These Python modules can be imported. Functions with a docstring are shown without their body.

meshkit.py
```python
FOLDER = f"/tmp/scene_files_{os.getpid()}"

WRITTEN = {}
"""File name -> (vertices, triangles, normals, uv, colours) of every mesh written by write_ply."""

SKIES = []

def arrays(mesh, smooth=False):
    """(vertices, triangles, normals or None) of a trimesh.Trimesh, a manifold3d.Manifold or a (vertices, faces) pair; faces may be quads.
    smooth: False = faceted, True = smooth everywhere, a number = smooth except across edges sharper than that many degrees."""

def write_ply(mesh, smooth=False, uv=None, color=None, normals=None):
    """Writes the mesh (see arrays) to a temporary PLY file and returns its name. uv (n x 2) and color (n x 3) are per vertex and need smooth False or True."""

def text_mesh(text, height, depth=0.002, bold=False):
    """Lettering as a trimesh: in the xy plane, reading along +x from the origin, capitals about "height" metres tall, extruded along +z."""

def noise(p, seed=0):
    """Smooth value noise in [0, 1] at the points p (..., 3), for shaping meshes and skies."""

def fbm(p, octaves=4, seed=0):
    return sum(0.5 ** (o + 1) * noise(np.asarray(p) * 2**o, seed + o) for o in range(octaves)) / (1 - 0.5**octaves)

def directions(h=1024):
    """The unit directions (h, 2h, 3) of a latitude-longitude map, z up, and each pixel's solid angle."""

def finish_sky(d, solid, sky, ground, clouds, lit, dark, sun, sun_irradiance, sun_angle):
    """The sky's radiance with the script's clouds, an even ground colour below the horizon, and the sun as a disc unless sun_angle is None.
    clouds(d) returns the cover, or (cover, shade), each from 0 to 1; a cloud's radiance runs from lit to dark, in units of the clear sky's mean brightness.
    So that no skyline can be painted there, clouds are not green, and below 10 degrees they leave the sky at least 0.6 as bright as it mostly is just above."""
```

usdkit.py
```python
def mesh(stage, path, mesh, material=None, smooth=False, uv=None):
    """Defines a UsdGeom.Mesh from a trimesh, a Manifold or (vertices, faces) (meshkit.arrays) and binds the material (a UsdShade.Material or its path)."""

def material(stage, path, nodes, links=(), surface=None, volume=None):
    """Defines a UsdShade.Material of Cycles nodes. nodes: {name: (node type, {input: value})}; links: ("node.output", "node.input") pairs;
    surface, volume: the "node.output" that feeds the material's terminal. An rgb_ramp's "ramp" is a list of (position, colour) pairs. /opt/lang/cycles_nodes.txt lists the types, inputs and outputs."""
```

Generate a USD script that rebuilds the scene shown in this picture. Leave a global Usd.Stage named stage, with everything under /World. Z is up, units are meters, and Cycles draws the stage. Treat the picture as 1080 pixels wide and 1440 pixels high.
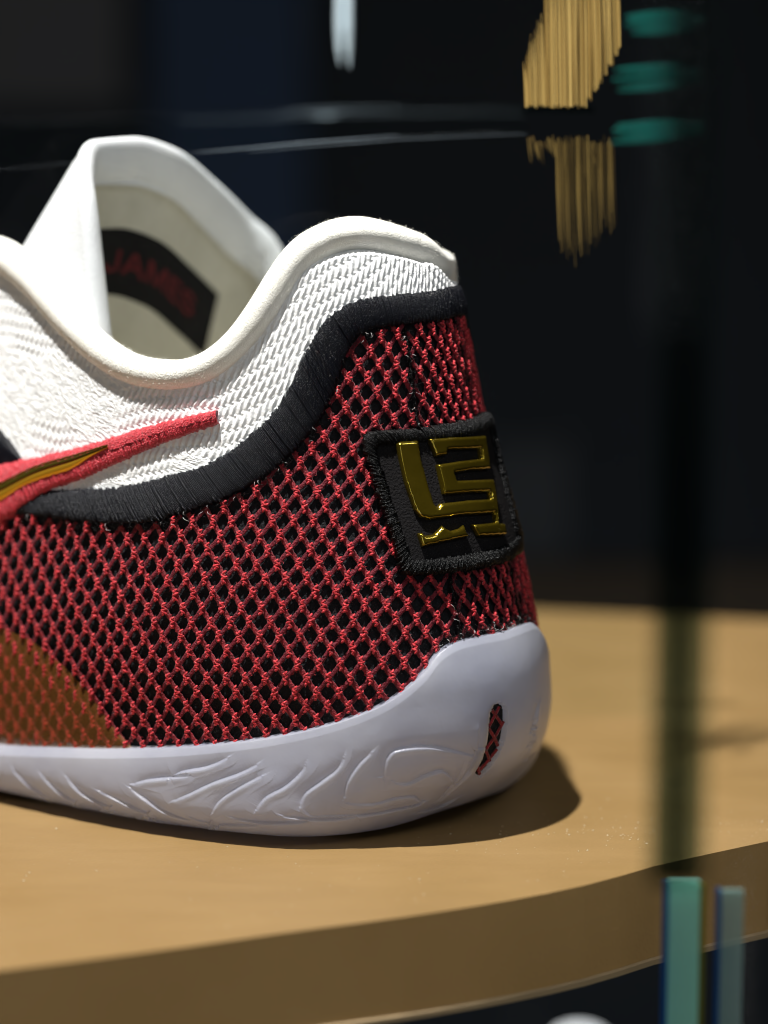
import math, random, numpy as np, trimesh, usdkit, meshkit
from pxr import Usd, UsdGeom, UsdLux, UsdShade, Gf, Sdf, Vt
from scipy.interpolate import PchipInterpolator as PC
from scipy.spatial import cKDTree
from shapely.geometry import Polygon, Point
import shapely
rng = np.random.default_rng(7)
random.seed(7)

# =====================================================================  CAMERA  (shoe centimetres; world metres)
FP, TH, DD = 4500.0, math.radians(11), 50.0
FW = np.array([0, math.cos(TH), -math.sin(TH)]); UP = np.array([0, math.sin(TH), math.cos(TH)]); RT = np.array([1., 0, 0])
CAM = -DD * (FW + (672 - 540) / FP * RT + (720 - 1122) / FP * UP)
TABLE = -0.42                                   # height of the shelf top under the shoe's own zero
def world(P): return (np.asarray(P, float) - [0, 0, TABLE]) * 0.01

stage = Usd.Stage.CreateInMemory()
UsdGeom.SetStageUpAxis(stage, 'Z'); UsdGeom.SetStageMetersPerUnit(stage, 1.0)
UsdGeom.Xform.Define(stage, '/World'); UsdGeom.Scope.Define(stage, '/World/Looks')
cam = UsdGeom.Camera.Define(stage, '/World/camera')
cx, cy, cz = world(CAM)
cam.AddTranslateOp().Set(Gf.Vec3d(cx, cy, cz)); cam.AddRotateXOp().Set(90 - math.degrees(TH))
cam.CreateHorizontalApertureAttr(24.0); cam.CreateVerticalApertureAttr(32.0)
cam.CreateFocalLengthAttr(24.0 * FP / 1080); cam.CreateFStopAttr(6.6); cam.CreateFocusDistanceAttr(0.487)
cam.CreateClippingRangeAttr(Gf.Vec2f(0.02, 50)); cam.CreateExposureAttr(0.0)

# =====================================================================  SPOT LAMP AND ADDED FILL LIGHTS
def sphere_light(name, pos, r, power, col):
    l = UsdLux.SphereLight.Define(stage, '/World/' + name); l.CreateRadiusAttr(r); l.CreateIntensityAttr(power); l.CreateColorAttr(Gf.Vec3f(*col)); l.CreateNormalizeAttr(True)
    l.AddTranslateOp().Set(Gf.Vec3d(*pos)); return l
def rect_light(name, pos, to, w, h, power, col):
    l = UsdLux.RectLight.Define(stage, '/World/' + name); l.CreateWidthAttr(w); l.CreateHeightAttr(h); l.CreateIntensityAttr(power); l.CreateColorAttr(Gf.Vec3f(*col)); l.CreateNormalizeAttr(True)
    p = Gf.Vec3d(*pos); m = Gf.Matrix4d().SetLookAt(p, Gf.Vec3d(*to), Gf.Vec3d(0, 0, 1)).GetInverse(); l.AddTransformOp().Set(m); return l
lamp = sphere_light('spot_lamp', (-0.185, -0.11, 0.90), 0.012, 26.0, (1.0, 0.975, 0.94))          # the case's overhead spot
lamp.AddTransformOp(opSuffix='aim').Set(Gf.Matrix4d().SetRotate(Gf.Rotation(Gf.Vec3d(0, 0, -1), Gf.Vec3d(.175, .13, -.88))))
sh_ = UsdLux.ShapingAPI.Apply(lamp.GetPrim()); sh_.CreateShapingConeAngleAttr(15.0); sh_.CreateShapingConeSoftnessAttr(.35)
rect_light('room_lamp', (-0.10, -1.05, 0.12), (-0.03, 0.0, 0.03), 0.5, 0.3, 0.44, (0.86, 0.92, 1.0))   # unseen fill added to brighten the near side and shelf edge
rect_light('aisle_lamp', (0.40, -0.30, 0.55), (0.0, 0.0, 0.05), 0.18, 0.18, 0.30, (0.92, 0.95, 1.0))  # unseen fill added to light the heel and gold emblem
rect_light('floor_lamp', (-0.16, -0.46, -0.12), (0.0, -0.04, 0.0), 0.2, 0.08, 0.05, (1.0, 0.94, 0.85))  # unseen low fill added to brighten the shelf's front edge
rect_light('shop_lamp', (-0.1, 0.50, -0.42), (-0.05, 0.95, 0.30), 0.9, 0.2, 0.30, (0.80, 0.90, 1.0))        # unseen fill added to lift the dark backdrop

# =====================================================================  MATERIALS
def mat(name, nodes, links=(), surface='p.BSDF', volume=None): return usdkit.material(stage, '/World/Looks/' + name, nodes, links, surface=surface, volume=volume)
def fabric(name, c1, c2, scale, rough=.8, sheen=.3, bump=.0, bscale=None, bdist=.0004, spec=.3, detail=3, **kw):
    """two close tones broken up by noise, with a fine relief"""
    n = {'g': ('texture_coordinate', {}), 'n': ('noise_texture', {'scale': scale, 'detail': detail, 'roughness': .6}), 'r': ('rgb_ramp', {'ramp': [(.3, c1), (.7, c2)]}),
         'p': ('principled_bsdf', {'roughness': rough, 'sheen_weight': sheen, 'sheen_roughness': .4, 'specular_ior_level': spec, **kw})}
    l = [('g.object', 'n.vector'), ('n.fac', 'r.fac'), ('r.color', 'p.base_color')]
    if bump:
        n['n2'] = ('noise_texture', {'scale': bscale or scale * 2, 'detail': 2.0}); n['b'] = ('bump', {'strength': bump, 'distance': bdist})
        l += [('g.object', 'n2.vector'), ('n2.fac', 'b.height'), ('b.normal', 'p.normal')]
    return mat(name, n, l)
M = {}
M['black_cloth'] = fabric('black_cloth', (.002, .002, .003), (.008, .008, .011), 1400, .8, .0, .8, 2600, .0004)
M['red_yarn'] = fabric('red_yarn', (.085, .002, .006), (.24, .007, .016), 1500, .65, .15, .9, 3200, .0003, spec=.35)
M['red_yarn_deep'] = fabric('red_yarn_deep', (.065, .002, .008), (.19, .006, .018), 1700, .65, .15, .9, 3200, .0003, spec=.3)
M['red_knot'] = fabric('red_knot', (.34, .006, .014), (.70, .034, .048), 1900, .55, .2, .9, 3200, .0003, spec=.4)
M['knit'] = fabric('white_knit', (.80, .80, .80), (.88, .88, .88), 500, .85, .25, .5, 3000, .0003)
M['knit_smooth'] = fabric('white_vamp', (.72, .71, .70), (.80, .79, .78), 300, .85, .25, .5, 2200, .0003)
M['collar'] = fabric('cream_collar', (.83, .81, .73), (.87, .85, .79), 250, .9, .4, .5, 3800, .0002)
M['tongue'] = fabric('white_tongue', (.82, .84, .87), (.87, .89, .91), 200, .85, .3, .35, 2600, .0003)
M['lining'] = fabric('cream_lining', (.58, .56, .47), (.66, .64, .55), 220, .9, .3, .4, 1800, .0003)
M['satin_navy'] = fabric('navy_satin', (.0014, .0017, .0036), (.0036, .0044, .0095), 2600, .30, .0, .7, 5200, .0003, spec=.27)
M['satin_black'] = fabric('black_satin', (.002, .002, .0023), (.006, .006, .0065), 2600, .30, .0, .8, 5200, .0004, spec=.22)
M['twill'] = fabric('patch_twill', (.010, .009, .010), (.007, .006, .006), 1800, .85, .0, .8, 3000, .0003, spec=.12)
M['satin_red'] = fabric('red_satin', (.36, .005, .016), (.60, .022, .040), 2200, .45, .25, .9, 3800, .0003, spec=.5)
M['label_black'] = fabric('label_black', (.006, .006, .007), (.010, .010, .011), 900, .8, .0, spec=.2)
M['label_red'] = fabric('label_red', (.08, .002, .006), (.11, .003, .008), 900, .7, .1)
M['gold'] = mat('olive_gold', {'g': ('texture_coordinate', {}), 'n': ('noise_texture', {'scale': 160, 'detail': 2.0}), 'r': ('rgb_ramp', {'ramp': [(.3, (.23, .165, .012)), (.7, (.31, .22, .02))]}),
    'b': ('bump', {'strength': .12, 'distance': .0005}), 'p': ('principled_bsdf', {'metallic': .88, 'roughness': .17, 'coat_weight': .5, 'coat_roughness': .05})},
    [('g.object', 'n.vector'), ('n.fac', 'r.fac'), ('r.color', 'p.base_color'), ('n.fac', 'b.height'), ('b.normal', 'p.normal')])
M['gold_foil'] = mat('gold_foil', {'g': ('texture_coordinate', {}), 'n': ('noise_texture', {'scale': 300, 'detail': 2.0}), 'b': ('bump', {'strength': .2, 'distance': .0004}),
    'p': ('principled_bsdf', {'base_color': (.80, .42, .03), 'metallic': .75, 'roughness': .30})}, [('g.object', 'n.vector'), ('n.fac', 'b.height'), ('b.normal', 'p.normal')])
M['gold_edge'] = mat('bevel_reflection_tint', {'p': ('principled_bsdf', {'base_color': (.10, .09, .01), 'metallic': .6, 'roughness': .3})})  # olive tint stands in for what the bevel mirrors
M['sole'] = mat('milky_rubber', {'g': ('texture_coordinate', {}), 'n': ('noise_texture', {'scale': 90, 'detail': 4.0}), 'r': ('rgb_ramp', {'ramp': [(.25, (.34, .355, .465)), (.75, (.42, .435, .54))]}),
    'n2': ('noise_texture', {'scale': 420, 'detail': 3.0}), 'b': ('bump', {'strength': .12, 'distance': .0006}),
    'rr': ('map_range', {'from_min': .3, 'from_max': .7, 'to_min': .3, 'to_max': .5}),
    'p': ('principled_bsdf', {'subsurface_weight': .6, 'subsurface_scale': .004, 'subsurface_radius': (.8, .85, 1.0), 'specular_ior_level': .4})},
    [('g.object', 'n.vector'), ('n.fac', 'r.fac'), ('r.color', 'p.base_color'), ('g.object', 'n2.vector'), ('n2.fac', 'b.height'), ('b.normal', 'p.normal'), ('n.fac', 'rr.value'), ('rr.result', 'p.roughness')])
M['film'] = mat('table_tint_film', {'p': ('principled_bsdf', {'base_color': (.27, .11, .024), 'roughness': .45, 'specular_ior_level': .4}), 't': ('transparent_bsdf', {'color': (.95, .9, .8)}), 'm': ('mix_closure', {'fac': .30})},
    [('t.BSDF', 'm.closure1'), ('p.BSDF', 'm.closure2')], surface='m.closure') if True else None  # warm tint stands in for the table mirrored in clear film
M['wood'] = mat('shelf_laminate', {'g': ('texture_coordinate', {}), 'm': ('mapping', {'scale': (6, 30, 30), 'rotation': (0, 0, .35)}), 'n': ('noise_texture', {'scale': 6, 'detail': 6.0, 'roughness': .62, 'distortion': .6}),
    'r': ('rgb_ramp', {'ramp': [(.25, (.228, .139, .053)), (.5, (.243, .150, .058)), (.75, (.260, .162, .064))]}), 'n2': ('noise_texture', {'scale': 1500, 'detail': 2.0}), 'b': ('bump', {'strength': .15, 'distance': .0003}),
    'n3': ('noise_texture', {'scale': 35, 'detail': 5.0}), 'rr': ('map_range', {'from_min': .35, 'from_max': .7, 'to_min': .34, 'to_max': .58}), 'p': ('principled_bsdf', {'specular_ior_level': .4})},
    [('g.object', 'm.vector'), ('m.vector', 'n.vector'), ('n.fac', 'r.fac'), ('r.color', 'p.base_color'), ('g.object', 'n2.vector'), ('n2.fac', 'b.height'), ('b.normal', 'p.normal'), ('g.object', 'n3.vector'), ('n3.fac', 'rr.value'), ('rr.result', 'p.roughness')])
M['wood_edge'] = fabric('shelf_edge_band', (.50, .29, .105), (.54, .32, .12), 40, .6, 0, .2, 1500)  # same laminate as the top, lightened in place of front light
M['lip'] = fabric('shelf_lip', (.40, .28, .15), (.44, .31, .17), 60, .6, 0)
M['dust'] = mat('pale_dust', {'p': ('principled_bsdf', {'base_color': (.5, .42, .29), 'roughness': .8})})
M['lint'] = mat('pale_lint', {'p': ('principled_bsdf', {'base_color': (.6, .58, .58), 'roughness': .8})})
M['lid'] = mat('lid_glass', {'t': ('transparent_bsdf', {'color': (.96, .98, .975)}), 'g': ('glossy_bsdf', {'roughness': .0}), 'm': ('mix_closure', {'fac': .012})}, [('t.BSDF', 'm.closure1'), ('g.BSDF', 'm.closure2')], surface='m.closure')
M['pane'] = mat('clear_pane', {'w': ('layer_weight', {'blend': .5}), 'q': ('math', {'math_type': 'power', 'value2': 5.0}), 'f': ('math', {'math_type': 'multiply_add', 'value2': .90, 'value3': .035}), 't': ('transparent_bsdf', {'color': (.985, .992, .988)}), 'g': ('glossy_bsdf', {'roughness': .0, 'color': (1, 1, 1)}), 'm': ('mix_closure', {})},
    [('w.facing', 'q.value1'), ('q.value', 'f.value1'), ('f.value', 'm.fac'), ('t.BSDF', 'm.closure1'), ('g.BSDF', 'm.closure2')], surface='m.closure')
def edge_glass(name, tint, body, fac, rough=.25):
    return mat(name, {'t': ('transparent_bsdf', {'color': tint}), 'p': ('principled_bsdf', {'base_color': body, 'roughness': rough}), 'l': ('translucent_bsdf', {'color': body}), 'a': ('mix_closure', {'fac': .6}), 'm': ('mix_closure', {'fac': fac})},
        [('p.BSDF', 'a.closure1'), ('l.BSDF', 'a.closure2'), ('t.BSDF', 'm.closure1'), ('a.closure', 'm.closure2')], surface='m.closure')
M['glass_dark'] = edge_glass('polished_edge', (.27, .33, .32), (.02, .04, .042), .08)
M['glass_mid'] = edge_glass('polished_bevel', (.58, .66, .64), (.02, .05, .05), .08)
M['glass_aqua'] = edge_glass('frosted_edge', (.55, .66, .62), (.46, .92, .78), .66, .5)  # bright body colour stands in for light carried in the glass edge
M['glass_pale'] = edge_glass('pale_edge', (.75, .8, .78), (.5, .76, .72), .34, .5)  # fainter painted glow of a second glass edge
M['dispersion_blue'] = edge_glass('blue_bevel', (.30, .50, .78), (.05, .22, .55), .32)  # blue side of the refracted colour, painted as a tint
M['dispersion_yellow'] = edge_glass('yellow_bevel', (.70, .66, .32), (.36, .36, .06), .35)  # yellow side of the refracted colour, painted as a tint
M['glass_line'] = mat('bright_arris', {'p': ('principled_bsdf', {'base_color': (.20, .25, .30), 'roughness': .5})})  # pale colour stands in for light catching the lid edges
M['glint_green'] = edge_glass('green_glint_tint', (.35, .55, .50), (.025, .32, .28), .52, .4)  # colour stands in for green glints in the glass
M['streak_bright'] = mat('reflected_gold', {'o': ('object_info', {}), 'r': ('rgb_ramp', {'ramp': [(0, (.34, .20, .045)), (1, (.80, .56, .19))]}), 'p': ('principled_bsdf', {'metallic': .35, 'roughness': .42})}, [('o.random', 'r.fac'), ('r.color', 'p.base_color')])  # colour stands in for gold mirrored in the glass
M['streak_dim'] = mat('reflected_gold_dim', {'o': ('object_info', {}), 'r': ('rgb_ramp', {'ramp': [(0, (.10, .06, .013)), (1, (.30, .20, .055))]}), 'p': ('principled_bsdf', {'metallic': .35, 'roughness': .45})}, [('o.random', 'r.fac'), ('r.color', 'p.base_color')])  # dimmer copy for the second, mirrored gold streaks
M['silver'] = mat('pale_silver', {'p': ('principled_bsdf', {'base_color': (.50, .60, .66), 'metallic': .2, 'roughness': .4})})  # pale tint stands in for a white streak of mirrored light
def flat(name, c, rough=.8): return mat(name, {'g': ('texture_coordinate', {}), 'n': ('noise_texture', {'scale': 6, 'detail': 3.0}), 'r': ('rgb_ramp', {'ramp': [(.3, tuple(.75 * x for x in c)), (.7, c)]}), 'p': ('principled_bsdf', {'roughness': rough})},
    [('g.object', 'n.vector'), ('n.fac', 'r.fac'), ('r.color', 'p.base_color')])
M['wall'] = flat('dark_wall', (.006, .008, .011)); M['navy_panel'] = flat('navy_panel', (.022, .042, .085)); M['brown_panel'] = flat('brown_panel', (.095, .085, .080)); M['grey_panel'] = flat('grey_panel', (.06, .062, .066))
M['skirt'] = flat('dark_brown_skirting', (.11, .075, .045)); M['white_cap'] = flat('white_plastic', (.35, .37, .39), .5); M['floor'] = flat('black_floor', (.004, .004, .005))

# =====================================================================  SCENE HELPERS
USED = {}
def path_of(name, parent='/World'):
    k = (parent, name); n = USED.get(k, 0); USED[k] = n + 1
    return f'{parent}/{name}' + (f'_{n:03d}' if n else '')
def tagp(prim, label=None, category=None, group=None, kind=None):
    for k, v in (('label', label), ('category', category), ('group', group), ('kind', kind)):
        if v: prim.SetCustomDataByKey(k, v)
    return prim
def thing(name, label, cat, group=None, kind=None):
    return tagp(UsdGeom.Xform.Define(stage, path_of(name)).GetPrim(), label, cat, group, kind)
def P_(parent): return '/World' if parent is None else str(parent.GetPath())
def obj(name, v, f, m, parent=None, smooth=False, **kw):
    """one Mesh prim from shoe-centimetre vertices"""
    pr = usdkit.mesh(stage, path_of(name, P_(parent)), (world(v), np.asarray(f)), M[m] if isinstance(m, str) else m, smooth=smooth).GetPrim()
    return tagp(pr, **kw) if kw else pr
def quads(nu, nv, wrap_u=False, wrap_v=False):
    i = np.arange(nu if wrap_u else nu - 1); j = np.arange(nv if wrap_v else nv - 1); I, J = np.meshgrid(i, j, indexing='ij')
    a = I * nv + J; b = ((I + 1) % nu) * nv + J; c = ((I + 1) % nu) * nv + (J + 1) % nv; d = I * nv + (J + 1) % nv
    return np.stack([a, b, c, d], -1).reshape(-1, 4)
def tri(q): q = np.asarray(q); return np.vstack([q[:, [0, 1, 2]], q[:, [0, 2, 3]]])
def grid(name, Pg, m, parent, wrap_u=False, wrap_v=False, smooth=True, **kw):
    return obj(name, Pg.reshape(-1, 3), quads(*Pg.shape[:2], wrap_u, wrap_v), m, parent, smooth, **kw)
def tube(pts, r, k=8, nrm=None, flat_=1.0, caps=True):
    """round (or flattened) rod along a polyline; r may vary"""
    pts = np.asarray(pts, float); n = len(pts); r = np.broadcast_to(np.asarray(r, float), (n,))
    t = np.gradient(pts, axis=0); t /= np.maximum(np.linalg.norm(t, axis=1, keepdims=True), 1e-9)
    if nrm is None:
        u = np.array([0, 0, 1.]) if abs(t[0][2]) < .9 else np.array([1., 0, 0]); N = np.zeros_like(t)
        for i in range(n): u = u - t[i] * (u @ t[i]); u /= max(np.linalg.norm(u), 1e-9); N[i] = u
    else:
        N = nrm - t * np.sum(nrm * t, 1, keepdims=True); N /= np.maximum(np.linalg.norm(N, axis=1, keepdims=True), 1e-9)
    B = np.cross(t, N); a = np.linspace(0, 2 * np.pi, k, endpoint=False)
    V = pts[:, None] + r[:, None, None] * (np.cos(a)[None, :, None] * N[:, None] * flat_ + np.sin(a)[None, :, None] * B[:, None])
    F = tri(quads(n, k, False, True)); V = V.reshape(-1, 3)
    if caps:
        V = np.vstack([V, pts[0], pts[-1]]); j = np.arange(k); j2 = (j + 1) % k
        F = np.vstack([F, np.stack([j2, j, np.full(k, n * k)], 1), np.stack([(n - 1) * k + j, (n - 1) * k + j2, np.full(k, n * k + 1)], 1)])
    return V, F
def join(parts):
    V, F, n = [], [], 0
    for v, f in parts: V.append(v); F.append(np.asarray(f) + n); n += len(v)
    return np.vstack(V), np.vstack(F)
def curves(name, lines, w, m, parent, **kw):
    c = UsdGeom.BasisCurves.Define(stage, path_of(name, P_(parent))); c.CreateTypeAttr('linear')
    pts = world(np.vstack(lines)); c.CreatePointsAttr(Vt.Vec3fArray.FromNumpy(pts.astype(np.float32))); c.CreateCurveVertexCountsAttr([len(l) for l in lines])
    c.CreateWidthsAttr(Vt.FloatArray.FromNumpy(np.full(len(pts), w * .01, np.float32))); c.SetWidthsInterpolation('vertex')
    UsdShade.MaterialBindingAPI.Apply(c.GetPrim()).Bind(M[m]); return tagp(c.GetPrim(), **kw)
def box(a, b):
    m = trimesh.creation.box(bounds=[np.minimum(a, b), np.maximum(a, b)]); return np.array(m.vertices), np.array(m.faces)
def fbm(p, o=4, seed=0): return meshkit.fbm(p, o, seed)
def sm(a, b, x): t = np.clip((x - a) / (b - a), 0, 1); return t * t * (3 - 2 * t)

# =====================================================================  THE SHOE'S FORM  (sigma: distance round the heel, near side positive; z: height)
HEAD = math.radians(41); DS = np.array([-math.cos(HEAD), math.sin(HEAD), 0]); DT = np.array([-math.sin(HEAD), -math.cos(HEAD), 0]); UZ = np.array([0, 0, 1.])
A_, B_ = 6.3, 3.75
def W(cs):
    cs = np.asarray(cs, float); w = B_ * np.sqrt(np.clip(1 - (1 - np.clip(cs / A_, 0, 1))**2, 0, 1))
    return (w + 1.35 * sm(4, 19, cs)) * np.sqrt(np.clip(1 - (np.clip(cs - 19, 0, 10) / 10.0)**2, 0, 1))
ZT = np.array([-1, 0, 1.0, 2.0, 2.8, 4.0, 5.5, 7.0, 8.0, 9.0, 10.5])
kB = PC(ZT, [1.0, 1.0, 1.0, 1.0, .99, .955, .895, .83, .785, .75, .72])
_s0 = PC(ZT, [-.506, -.506, -.506, -.46, -.281, .031, .529, .854, 1.085, 1.36, 1.5])
def s0(z): return _s0(np.clip(z, -1, 10.5))
def Wd(cs, z): return np.maximum(kB(np.clip(z, -1, 10.5)) * W(cs) - 1.3 * sm(3, 15, cs) * np.clip((z - 2) / 6, 0, 1.6)**1.3, 0)
_c = np.concatenate([A_ * (1 - np.cos(np.linspace(0, np.pi / 2, 400))), np.linspace(A_, 29, 500)[1:]])
_w = W(_c); _l = np.concatenate([[0], np.cumsum(np.hypot(np.diff(_c), np.diff(_w)))])
def cs_of(g): return np.interp(np.abs(g), _l, _c)
def sig_of(c): return np.interp(c, _c, _l)
def S(g, z, d=0.0, normal=False):
    g, z = np.broadcast_arrays(np.asarray(g, float), np.asarray(z, float))
    def P(a, b):
        c = cs_of(a); return (s0(b) + c)[..., None] * DS + (np.sign(a) * Wd(c, b))[..., None] * DT + b[..., None] * UZ
    n = np.cross(P(g + .02, z) - P(g - .02, z), P(g, z + .02) - P(g, z - .02)); n /= np.maximum(np.linalg.norm(n, axis=-1, keepdims=True), 1e-9)
    sg = np.sign((n @ DT) * np.where(np.abs(g) < .05, 0, np.sign(g)) - (n @ DS) * .3); n = n * np.where(sg == 0, 1, sg)[..., None]
    p = P(g, z) + n * np.broadcast_to(np.asarray(d, float), g.shape)[..., None]
    return (p, n) if normal else p
def ray(px, py): return FW + ((np.asarray(px, float) - 540) / FP)[..., None] * RT + ((720 - np.asarray(py, float)) / FP)[..., None] * UP
def hit(pts, d=0.0):
    """where a sight line of the photograph meets the shoe's side: (sigma, z) -- used to read the pattern pieces off the photograph"""
    pts = np.asarray(pts, float); D = ray(pts[:, 0], pts[:, 1])
    def g(k):
        P = CAM + k[:, None] * D; c = P @ DS - s0(P[:, 2]); t = np.abs(P @ DT); return np.where(c < 0, t - .5 * c, t - Wd(c, P[:, 2])) - d
    lo = np.full(len(pts), np.nan); hi = lo.copy(); ks = np.linspace(40, 66, 500); prev = g(np.full(len(pts), ks[0]))
    for i in range(1, len(ks)):
        cur = g(np.full(len(pts), ks[i])); m = np.isnan(lo) & (prev > 0) & (cur <= 0); lo[m] = ks[i - 1]; hi[m] = ks[i]; prev = cur
    for _ in range(30): mid = (lo + hi) / 2; gm = g(mid); lo = np.where(gm > 0, mid, lo); hi = np.where(gm > 0, hi, mid)
    P = CAM + lo[:, None] * D; return np.stack([np.sign(P @ DT) * sig_of(P @ DS - s0(P[:, 2])), P[:, 2]], -1)
def hitn(pts, d):
    pts = np.asarray(pts, float); q = hit(pts, 0.0); bad = np.isnan(q[:, 0]); q[bad] = [-.9, 5.0]
    pr = lambda a: (lambda Q: np.stack([540 + FP * (Q @ RT) / (Q @ FW), 720 - FP * (Q @ UP) / (Q @ FW)], -1))(S(a[:, 0], a[:, 1], d) - CAM)
    for _ in range(12):
        e = pts - pr(q); J0 = (pr(q + [.01, 0]) - pr(q - [.01, 0])) / .02; J1 = (pr(q + [0, .01]) - pr(q - [0, .01])) / .02
        det = J0[:, 0] * J1[:, 1] - J0[:, 1] * J1[:, 0]; det = np.where(np.abs(det) < 60, 60 * np.sign(det), det)
        q = q + np.clip(.8 * np.stack([(e[:, 0] * J1[:, 1] - e[:, 1] * J1[:, 0]) / det, (J0[:, 0] * e[:, 1] - J0[:, 1] * e[:, 0]) / det], -1), -.2, .2)
    return q
def at_plane(px, py, t):
    d = ray(np.array([px]), np.array([py])); k = (t - CAM @ DT) / (d @ DT); P = (CAM + k[:, None] * d)[0]; return np.array([P @ DS, t, P[2]])
def shoe(p): p = np.asarray(p, float); return p[..., :1] * DS + p[..., 1:2] * DT + p[..., 2:] * UZ
def curve(xs, ys, far=1e9): f = PC(xs, ys); a, b = xs[0], xs[-1]; return lambda g: f(np.clip(np.where(np.asarray(g) < 0, np.minimum(np.abs(g), far), np.abs(g)), a, b))
rim = curve([0, .5, 1.31, 2.17, 2.63, 2.93, 3.48, 4.06, 4.68, 5.33, 6, 6.72, 7.65, 8.42, 9.0, 9.6, 11, 13], [8.32, 8.45, 8.56, 8.37, 8.04, 7.66, 7.06, 6.61, 6.42, 6.43, 6.65, 7.08, 7.72, 7.98, 7.97, 7.75, 7.2, 6.8], 5.6); rim0 = rim
def rim(g): return rim0(g) - .60 * sm(0, 1.1, -np.asarray(g))
btop = curve([0, .72, 1.28, 1.73, 2.12, 2.49, 2.77, 3.09, 3.54, 4.18, 5.08, 6.05, 6.77, 7.54, 9, 12], [7.87, 7.87, 7.84, 7.74, 7.49, 7.03, 6.55, 6.12, 5.74, 5.34, 5.05, 4.82, 4.73, 4.63, 4.5, 4.4])
bbot = curve([0, .73, 1.23, 1.63, 1.86, 2.09, 2.36, 2.75, 3.27, 3.91, 4.81, 5.62, 6.58, 8.25, 12], [7.38, 7.38, 7.33, 7.21, 6.88, 6.4, 5.98, 5.58, 5.17, 4.83, 4.51, 4.29, 4.22, 4.2, 4.1])
stop = curve([0, .45, .81, 1.14, 1.48, 2.07, 2.73, 3.61, 4.77, 6.03, 7.42, 8.95, 12, 30], [2.68, 2.69, 2.67, 2.55, 2.25, 1.84, 1.57, 1.32, 1.08, .87, .68, .50, .4, .9])

# =====================================================================  SHELF, ROOM, GLASS
shelf = thing('display_shelf', 'tan wood-look shelf slab with a curved front edge, carrying the shoe', 'shelf')
fe = PC([-30, -20, -12, -6.66, -4.79, -2.86, -0.86, 1.24, 2.58], [np.float64(-15.57), np.float64(-11.87), np.float64(-8.91), -6.94, -6.2, -5.34, -4.49, -3.33, -2.21])
xs = np.linspace(-30, 2.58, 60); out = [(x, float(fe(x))) for x in xs] + [(3.5, -1.57), (4.43, -0.94), (5.3, .15), (6.3, 1.4), (7.4, 3.3), (8.4, 5.9), (9.1, 8.8), (9.3, 11.6), (8.9, 13.2), (8.0, 14.0), (6.22, 14.23), (1.71, 15.13), (-8, 16.6), (-30, 21)]
OUT = np.array(out); TH_S = 1.55
poly = Polygon(OUT)
def ring(p, z): c = np.array(p.exterior.coords)[:-1]; return np.column_stack([c, np.full(len(c), z)])
tp = poly; mtop = trimesh.creation.triangulate_polygon(tp, engine='earcut')
obj('shelf_top', np.column_stack([mtop[0], np.full(len(mtop[0]), TABLE)]), mtop[1], 'wood', shelf)
def loft(name, rings, m, parent, smooth=False):
    n = len(rings[0]); V = np.vstack(rings); F = tri(quads(len(rings), n, False, True)); return obj(name, V, F, m, parent, smooth)
def offs(d): # outline moved inward by d along its own normals
    t = np.roll(OUT, -1, 0) - np.roll(OUT, 1, 0); t /= np.linalg.norm(t, axis=1, keepdims=True); return OUT + d * np.column_stack([-t[:, 1], t[:, 0]])
r3 = lambda d, z: np.column_stack([offs(d), np.full(len(OUT), TABLE + z)])
loft('edge_band', [r3(0, 0), r3(0, -TH_S + .12)], 'wood_edge', shelf)
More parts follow.
